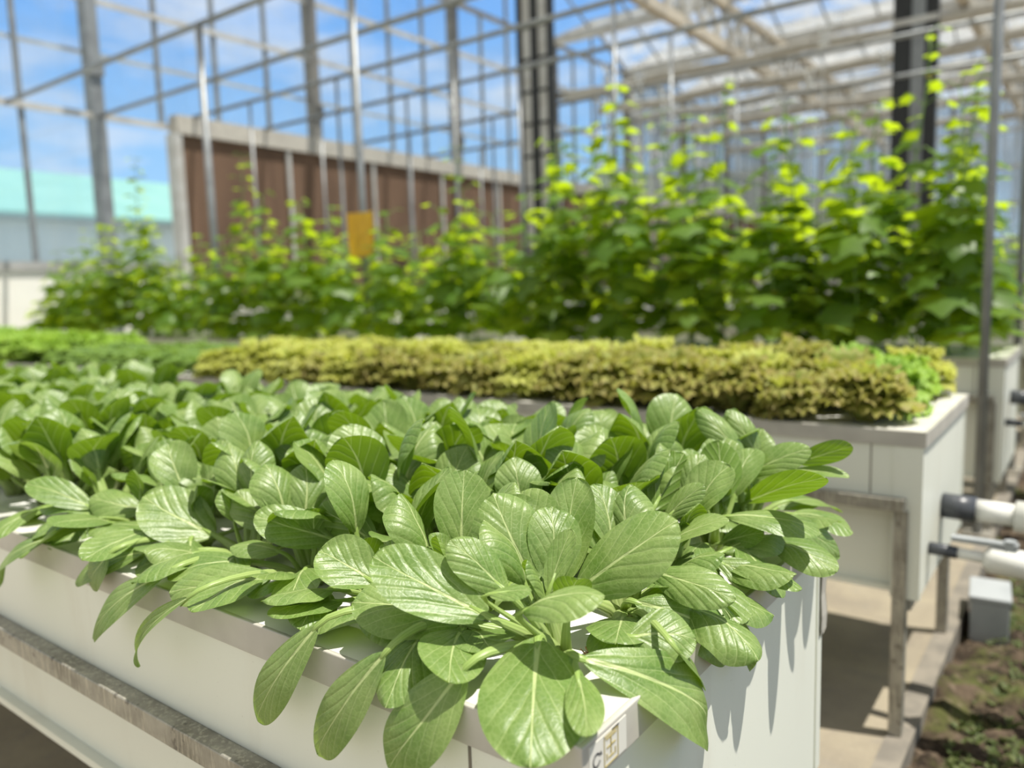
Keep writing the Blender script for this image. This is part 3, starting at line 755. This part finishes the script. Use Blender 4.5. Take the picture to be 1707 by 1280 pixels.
hero(0, 1, (1085, 952, D_, .755), (1226, 1000, D_, .70), 78, .12, -.25)
hero(0, 1, (1130, 1085, D_, .675), (1172, 1146, 'x', -.268), 46, .05, 0)
hero(0, 2, (1198, 1000, D_, .78), (1252, 1116, 'x', -.262), 36, .12, .25)
hero(0, 2, (1196, 935, D_, .82), (1265, 976, 'x', -.285), 48, .08, -.05)
hero(0, 2, (1118, 958, D_, .80), (1208, 925, D_, .765), 80, .14, -.45, 'u')
hero(0, 2, (1098, 918, D_, .83), (1216, 868, D_, .80), 66, .10, .05, 'u')
hero(0, 2, (1108, 866, D_, .86), (1174, 808, D_, .85), 44, .05, -.2)
hero(0, 2, (1088, 850, D_, .88), (1140, 756, D_, .90), 78, .02, .2, 'b')
hero(0, 3, (1212, 860, D_, .89), (1368, 890, 'x', -.235), 78, .14, -.2, 'u')
hero(0, 3, (1194, 842, D_, .93), (1197, 734, D_, .95), 74, .02, .2, 'b')
hero(0, 3, (1292, 860, D_, .92), (1400, 928, 'x', -.235), 50, .12, -.1)
hero(0, 3, (1203, 905, D_, .90), (1274, 888, D_, .87), 48, .06, 0)
hero(0, 4, (1242, 838, D_, .99), (1376, 796, 'x', -.22), 56, .02, .15, 'b')
hero(0, 4, (1246, 792, D_, 1.0), (1352, 748, D_, .965), 56, .08, -.15)
hero(0, 4, (1328, 772, D_, .99), (1421, 744, D_, .95), 42, .05, .1, 'b')
hero(0, 4, (1322, 784, D_, .99), (1416, 796, D_, .955), 40, .08, .1, 'u')
hero(0, 4, (1268, 768, D_, 1.05), (1212, 683, D_, 1.07), 48, .16, -.3)
hero(0, 4, (1246, 770, D_, 1.02), (1160, 680, D_, 1.05), 48, .18, -.4)
hero(1, 0, (642, 1088, D_, .70), (530, 1258, 'y', .41), 90, .12, -.10)
hero(1, 0, (528, 1044, D_, .745), (430, 1202, 'y', .41), 78, .14, -.15)
hero(1, 0, (626, 972, D_, .765), (532, 918, D_, .775), 100, .03, .22)
hero(1, 0, (700, 978, D_, .755), (640, 905, D_, .775), 58, .05, .2)
hero(1, 1, (795, 895, D_, .82), (752, 822, D_, .845), 88, .03, -.15)
hero(1, 1, (900, 905, D_, .86), (905, 800, D_, .89), 74, .03, -.2)
hero(2, 0, (545, 985, D_, .80), (500, 1050, 'y', .46), 82, .12, -.15)
hero(2, 0, (630, 908, D_, .86), (530, 846, D_, .875), 68, .02, .2, 'b')
hero(2, 0, (560, 900, D_, .88), (424, 860, D_, .87), 76, .06, .05)
hero(3, 0, (454, 962, D_, .855), (282, 988, 'y', .43), 76, .10, -.12)
hero(3, 0, (314, 996, D_, .835), (234, 1110, 'y', .405), 36, .14, .3)
hero(3, 0, (468, 920, D_, .88), (384, 912, D_, .88), 58, .10, -.3, 'u')
hero(4, 0, (276, 955, D_, .925), (155, 1064, 'y', .402), 62, .12, -.1)
hero(4, 0, (455, 880, D_, .95), (395, 818, D_, .97), 70, .03, -.2)
hero(4, 0, (358, 892, D_, 1.0), (238, 828, D_, .99), 104, .04, .05)
hero(5, 0, (240, 920, D_, .985), (126, 970, 'y', .42), 52, .12, -.15)
hero(5, 0, (180, 925, D_, 1.0), (150, 975, 'y', .42), 55, .12, -.1)
hero(6, 0, (153, 846, D_, 1.085), (44, 806, D_, 1.08), 52, .08, .05)
hero(6, 0, (240, 850, D_, 1.09), (150, 830, D_, 1.09), 60, .10, -.2)
hero(6, 0, (162, 870, D_, 1.055), (44, 906, D_, 1.01), 44, .08, -.1, 'u')
hero(7, 0, (72, 900, D_, 1.06), (2, 975, 'y', .405), 48, .14, -.1)
hero(7, 0, (62, 850, D_, 1.10), (-20, 900, D_, 1.05), 46, .10, -.1, 'u')

def inside(p, m=0.): return p.y > Y1 - .012 + m and p.x < XE + .012 - m
def over(p, lift=.024):
    '''a leaf cannot sink into the trough: where it would, it lies on the line of sight just above the rim'''
    if inside(p) and p.z < ZT + lift:
        d = p - CAM; p = CAM + d * ((ZT + lift - CAM.z) / d.z)
    return p
def chord(S, T, nh, arch, drop, n=14):
    d = T - S; L = d.length; dn = d / L; nh = (nh - dn * nh.dot(dn)).normalized()
    P1 = S + d * .33 + nh * arch * L; P2 = S + d * .72 + nh * (arch * 1.15 + drop) * L
    for i in range(n):
        t = (i + .5) / n; q = 1 - t; yield S * q ** 3 + P1 * 3 * q * q * t + P2 * 3 * q * t * t + T * t ** 3
def hero_plant(c, r, root):
    rr = random.Random(c * 17 + r * 5 + 3); base = spot(c, r)
    for (neck, tip, wpx, arch, cup, face, twist, drop, wave) in H[(c, r)]:
        S = over(at(*neck)); T = over(at(*tip), .012)
        mid = (S + T) / 2; D = (mid - CAM).dot(FW); W = wpx / F_PX * D
        tocam = (CAM - mid).normalized()
        nh = {'c': tocam * .75 + UP * .5, 'u': UP * .95 + tocam * .25, 'b': UP * .35 - tocam * .8}[face]
        out = Vector((S.x - base.x, S.y - base.y, 0)); out = out.normalized() * .008 if out.length > 1e-4 else out
        for _ in range(14):
            if all(not inside(p, .002) or p.z > ZT + .006 for p in chord(S, T, nh, arch, drop)): break
            arch += .03
        kw = dict(arch=arch, cup=cup, twist=twist, wave=wave, drop=drop, seed=rr.randint(0, 9999), nv=24, nu=15)
        leaf_obj(root, out, S - base, T - base, W, nh, True, **kw)
    # low shaded leaves under the others
    for k in range(4 if (c, r) != (0, 0) else 0):
        generic_leaf(root, rr.uniform(.2, 3.0) + (0 if r == 0 else .8) + (0 if k < 2 else PI * .8), rr.uniform(.35, .6), rr.uniform(.05, .065), rr.uniform(.065, .085), rr.uniform(.05, .065), rr, True, droop=rr.uniform(.0, .3))
    # low leaves that lie out over the edge
    if r == 0 and c > 0 or c == 0 and r > 0:
        for k in range(3):
            az = (-PI / 2 if r == 0 else 0) + (-.75, .05, .8)[k] + rr.uniform(-.2, .2)
            generic_leaf(root, az, rr.uniform(.42, .62), rr.uniform(.06, .075), rr.uniform(.07, .09), rr.uniform(.05, .062), rr, True, droop=rr.uniform(.35, .6))
    # upright heart leaves behind
    back = math.atan2(_fh.y, _fh.x)
    for k in range(4):
        generic_leaf(root, back + rr.uniform(-1.4, 1.4), rr.uniform(1.05, 1.3), rr.uniform(.06, .08), rr.uniform(.065, .085), rr.uniform(.05, .062), rr, True)
    for k in range(2):
        generic_leaf(root, rr.uniform(0, 6.3), rr.uniform(1.3, 1.45), rr.uniform(.045, .06), rr.uniform(.04, .05), rr.uniform(.028, .036), rr, True)

def bok_label(c, r):
    if (c, r) == (0, 0): return 'large bok choy at the near corner of the trough, broad leaves over the rim'
    if r == 4 and c == 0: return 'bok choy at the far right corner of the nearest trough, leaves jutting out sideways'
    if c == 0: return 'bok choy on the right end of the nearest trough, %s plant back from the corner' % nth(r)
    return 'bok choy in the %s of the nearest trough, %s plant from the right end' % (ROWN[r], nth(c + 1))
used = set()
NC = 32
for c in range(NC):
    for r in range(5):
        base = spot(c, r); dist = (base - CAM).dot(FW)
        if (c, r) in H:
            root = bpy.data.objects.new('bok_choy', None); COL.objects.link(root); root.empty_display_size = .03
            root.location = base; hero_plant(c, r, root)
        else:
            near = dist < 1.3
            tl = near_t if near else far_t
            k = rnd.randrange(len(tl)); key = (near, k)
            if key not in used: root = tl[k]; used.add(key)
            else: root = copy_tree(tl[k])
            jit = Vector((rnd.uniform(-.012, .012), rnd.uniform(-.010, .010), 0))
            root.location = base + jit; root.rotation_euler = (0, 0, rnd.uniform(0, 6.28)); s = rnd.uniform(.9, 1.1); root.scale = (s, s, s * rnd.uniform(.97, 1.13))
        tag(root, bok_label(c, r), 'bok choy', 'bok choy plants in the nearest trough')
for tl, nr in ((near_t, True), (far_t, False)):
    for k, o in enumerate(tl):
        if (nr, k) not in used:
            for ch in list(o.children_recursive): bpy.data.objects.remove(ch)
            bpy.data.objects.remove(o)

# ------------------------------------------------------------------ lettuces
def lettuce_mesh(seed, R, Hh, nl, frill, mat, tall=0.):
    """a rounded head of broad leaves whose margins are tightly ruffled and curl outward"""
    rr = random.Random(seed); mb = MB()
    for k in range(nl):
        q = k / (nl - 1); az = k * 2.39996 + rr.uniform(-.25, .25)
        th = (1.45 - 1.2 * q) * rr.uniform(.9, 1.08) * (1 - .35 * tall)       # where on the dome the leaf ends, from the top
        rad = np.array([math.cos(az), math.sin(az), 0]); tg = np.array([-math.sin(az), math.cos(az), 0]); nv, nu = 8, 15
        P = np.zeros((nv, nu, 3)); E_ = np.zeros((nv, nu)); p1, p2, p3 = rr.uniform(0, 6), rr.uniform(0, 6), rr.uniform(0, 6)
        rk = rr.uniform(.88, 1.1)
        for i in range(nv):
            t_ = i / (nv - 1)
            ex, ez = R * math.sin(th) * rk, Hh * (.25 + .75 * math.cos(th)) * rk
            rr_ = .008 + ex * (t_ ** 1.25) + R * .12 * t_ ** 5; zz = .01 + ez * (1 - (1 - t_) ** 1.7) - Hh * .16 * max(0, t_ - .75) * 4 * math.sin(th)
            hw = R * (.16 + .46 * math.sin(min(1, t_) * PI * .55))
            for j in range(nu):
                u = -1 + 2 * j / (nu - 1); au = abs(u); m_ = max(au, t_)
                fr = frill * max(0, (m_ - .35) / .65) ** 1.5 * min(1, t_ * 2)
                wv = math.sin(u * 13 + p1 + t_ * 6) + .7 * math.sin(u * 23 + p2 + 11 * t_)
                wr = math.cos(u * 15 + p2 + t_ * 5) + .6 * math.sin(u * 27 + p3)
                a2 = u * hw
                bend = a2 * a2 / (R * 1.6) * math.sin(th)
                P[i, j] = rad * (rr_ - bend + fr * wr * .8) + tg * (a2 + fr * .5 * math.sin(19 * t_ + p1)) + np.array([0, 0, zz + fr * wv * .9])
                E_[i, j] = min(1, max(0, (m_ - .70) / .30)) * (.3 + .7 * rr.random())
        mb.grid(P, None, 0, .02 + .98 * rr.random() * (1 - .4 * q), E_)
    return mb.mesh('lettuce', [mat], True)
LM = {k: [lettuce_mesh(i * 7 + n * 31, .086, .118, 34, .0085, M[k]) for i in range(3)] for n, k in enumerate(('lett_y', 'lett_b', 'lett_g'))}
LM['lett_m'] = [lettuce_mesh(400 + i, .074, .078, 22, .006, M['lett_m'], .15) for i in range(3)]
LM['lett_t'] = [lettuce_mesh(500 + i, .085, .128, 26, .008, M['lett_g'], .2) for i in range(3)]
RN = ['front row', 'second row', 'third row', 'back row']
c = 0; x = -.405
while x > -6.6:
    for r in range(4):
        yy = Y2 + .085 + .155 * r
        if x > -2.95:
            p = min(1, max(0, (x + 2.6) / 1.9)); kind = 'lett_b' if rnd.random() < p * .85 + (.15 if r == 0 else -.1) else 'lett_y'
            if (c, r) in ((0, 1), (1, 3), (0, 2)): kind = 'lett_g'
            nm, word = 'lettuce', {'lett_b': 'bronze frilly lettuce', 'lett_y': 'yellow-green lettuce', 'lett_g': 'bright green lettuce'}[kind]
        elif x > -4.5: kind = 'lett_m'; word = 'low deep green lettuce'
        else: kind = 'lett_t'; word = 'tall light green lettuce'
        o = bpy.data.objects.new('lettuce', rnd.choice(LM[kind])); COL.objects.link(o)
        o.location = (x + rnd.uniform(-.015, .015), yy + rnd.uniform(-.015, .015), ZT - .014); o.rotation_euler = (rnd.uniform(-.2, .2), rnd.uniform(-.2, .2), rnd.uniform(0, 6.3))
        s = rnd.uniform(.93, 1.16); o.scale = (s, s, s * rnd.uniform(.95, 1.15))
        tag(o, '%s in the middle trough, %s, %s from right' % (word, RN[r], nth(c + 1)), 'lettuce', 'lettuces in the middle trough')
    x -= .158 if x > -2.95 else .15; c += 1

# ------------------------------------------------------------------ climbing cucumber vines
def cuc_leaf(mb, C, d, up, R, tint, rr):
    """five-angled leaf, centre of its base at C, pointing along d, face up"""
    d = d.normalized(); sd = d.cross(up).normalized(); n = sd.cross(d)
    out = [(-.10, .0), (-.52, -.16), (-.80, .20), (-.62, .42), (-.86, .80), (-.42, .88), (0, 1.34), (.42, .88), (.86, .80), (.62, .42), (.80, .20), (.52, -.16), (.10, .0)]
    V = [C]; uv = [(.5, .1)]; dr = rr.uniform(.12, .42); E_ = [0]
    mid = C + d * R * .5 + n * R * .06
    V = [C, mid]; E_ = [0, 0]
    for (a, b_) in out:
        rr2 = a * a + (b_ - .4) ** 2
        V.append(C + sd * (a * R) + d * (b_ * R) - n * (dr * R * rr2 * .6) + n * R * rr.uniform(-.06, .06)); E_.append(.25)
    k = len(out)
    Fc = [(1, 2 + i, 3 + i) for i in range(k - 1)] + [(0, 2, 1), (0, 1, 1 + k)]
    Fc = [f[::-1] for f in Fc]
    mb.poly(V, Fc, 0, None, tint, E_)
def vine_meshes(seed, Hh, lush, Rm=.108):
    rr = random.Random(seed); st = MB(); fo = MB(); fl = MB()
    pts = []; n = max(6, int(Hh / .09)); ph = rr.uniform(0, 6)
    for i in range(n + 1):
        z = Hh * i / n; pts.append(Vector((.02 * math.sin(z * 6 + ph), .02 * math.cos(z * 5 + ph), z)))
    st.tube(pts, [.006 * (1 - .6 * i / n) for i in range(n + 1)], 6)
    az = rr.uniform(0, 6.28)
    for i in range(1, n + 1):
        q = i / n
        for rep in range(2 + (rr.random() < lush) + (rr.random() < lush * .7) + (q < .62) * 3):
            az += 2.4 + rr.uniform(-.5, .5); R = Rm * (1.05 - .62 * max(0, q - .45) / .55) * rr.uniform(.7, 1.2)
            if q > .8 and rep > 1: continue
            pl = rr.uniform(.06, .17) * (1.1 - .6 * q); el = rr.uniform(.0, .7)
            dirh = Vector((math.cos(az), math.sin(az), 0)); base = pts[i]
            tip = base + dirh * pl * math.cos(el) + UP * pl * math.sin(el)
            st.tube([base, base + dirh * pl * .5 + UP * pl * .35, tip], [.0028, .0024, .002], 5)
            ld = dirh * math.cos(rr.uniform(-.2, .2)) + UP * rr.uniform(-1.1, .15) + Vector((rr.uniform(-.4, .4), rr.uniform(-.4, .4), 0))
            cuc_leaf(fo, tip, ld, UP * .9 + dirh * .5, R, .02 + .98 * (rr.random() * .7 + .3 * q), rr)
        if rr.random() < .22 and q < .95:
            a = rr.uniform(0, 6.28); c0 = pts[i] + Vector((math.cos(a), math.sin(a), 0)) * .07
            for k in range(5):
                b_ = k * 1.257; p1 = c0 + Vector((math.cos(b_), math.sin(b_), .4)) * .02; s_ = Vector((-math.sin(b_), math.cos(b_), 0)) * .007
                fl.poly([c0, c0.lerp(p1, .6) + s_, p1, c0.lerp(p1, .6) - s_], [(0, 1, 2, 3)])
    return st.mesh('stem', [M['stem']], True), fo.mesh('foliage', [M['cuc']], True), (fl.mesh('flower', [M['flower']]) if fl.v else None)
hv = [.7, .85, 1.0, 1.2, 1.35]
VM = {(k, j): vine_meshes(900 + k * 10 + j, hh, .75 if hh < 1.1 else .6) for k, hh in enumerate(hv) for j in range(2)}
SP = {h: vine_meshes(1500 + int(h * 100), h, .25, .08) for h in (1.3, 1.5, 1.65)}
def put_vine(x, y, h, label, group, sparse=False):
    r = thing('cucumber_vine', (x, y, ZT - .012), label, 'vine', group, rnd.uniform(0, 6.28))
    if sparse: ms = SP[min(SP, key=lambda q: abs(q - h))]; s = h / min(SP, key=lambda q: abs(q - h))
    else:
        k = min(range(len(hv)), key=lambda q: abs(hv[q] - h)); ms = VM[(k, rnd.randrange(2))]; s = h / hv[k]
    for nm, me in zip(('stem', 'foliage', 'flowers'), ms):
        if me is None: continue
        o = bpy.data.objects.new(nm, me); COL.objects.link(o); o.parent = r
    r.scale = (1, 1, s)
spec = []
x = -.50; i = 0
while x > -9.45:
    for r, yy in enumerate((Y3 + .15, Y3 + .48)):
        base_h = .86 + .12 * math.sin(x * 2.3 + r) + rnd.uniform(-.08, .14) + (.24 if x > -2.9 else 0)
        if x < -8.2 and rnd.random() < .45: base_h -= .2
        spec.append([x + rnd.uniform(-.08, .08), yy + rnd.uniform(-.05, .05), base_h, r])
    x -= .40 if x > -3 else .44
for j, (vx, vy, vh, r) in enumerate(spec):
    n = j // 2 + 1
    put_vine(vx, vy, vh, 'leafy cucumber vine in the %s of the far trough, %s from its right end' % (('front row', 'back row')[r], nth(n)), 'cucumber vines in the far trough')
for (vx, vh, lab) in ((-5.5, 1.45, 'tall sparse vine top with bright leaves left of the yellow card'), (-7.05, 1.6, 'tall sparse vine top with dark leaves before the end wall glass'), (-3.2, 1.2, 'tall thin vine between the yellow card and the black column'),
                      (-1.84, 1.22, 'tall thin vine right of the black column, leaning shoot on top'), (-1.55, 1.3, 'tall thin vine under the cream truss'), (-1.2, 1.15, 'thin vine shoot just right of the truss end'),
                      (-.66, 1.36, 'tallest vine at right, climbing before the black-guarded column'), (-.98, 1.05, 'short bright vine top left of the black-guarded column'), (-2.5, 1.15, 'thin vine top just right of the black column'), (-.48, 1.2, 'vine beside the right grey pole')):
    put_vine(vx, Y3 + .3 + rnd.uniform(-.04, .04), vh, lab, None, True)
x = -.45; n = 0
while x > -7.5:
    n += 1
    put_vine(x, Y4 + .3 + rnd.uniform(-.1, .1), .85 + rnd.uniform(-.1, .3), 'cucumber vine standing in the rearmost trough, %s from the right' % nth(n), 'cucumber vines in the rearmost trough', rnd.random() < .3)
    x -= .42

# ------------------------------------------------------------------ render look
vs = sc.view_settings; sc.display_settings.display_device = 'sRGB'
vs.view_transform = 'Standard'; vs.look = 'None'; vs.exposure = 0.0; vs.gamma = 1.0; vs.use_curve_mapping = False
cy = sc.cycles; cy.max_bounces = 8; cy.diffuse_bounces = 3; cy.glossy_bounces = 2; cy.transmission_bounces = 4; cy.transparent_max_bounces = 16
cy.caustics_reflective = False; cy.caustics_refractive = False; cy.use_denoising = True; cy.sample_clamp_indirect = 6
cy.use_adaptive_sampling = True; cy.adaptive_threshold = .02
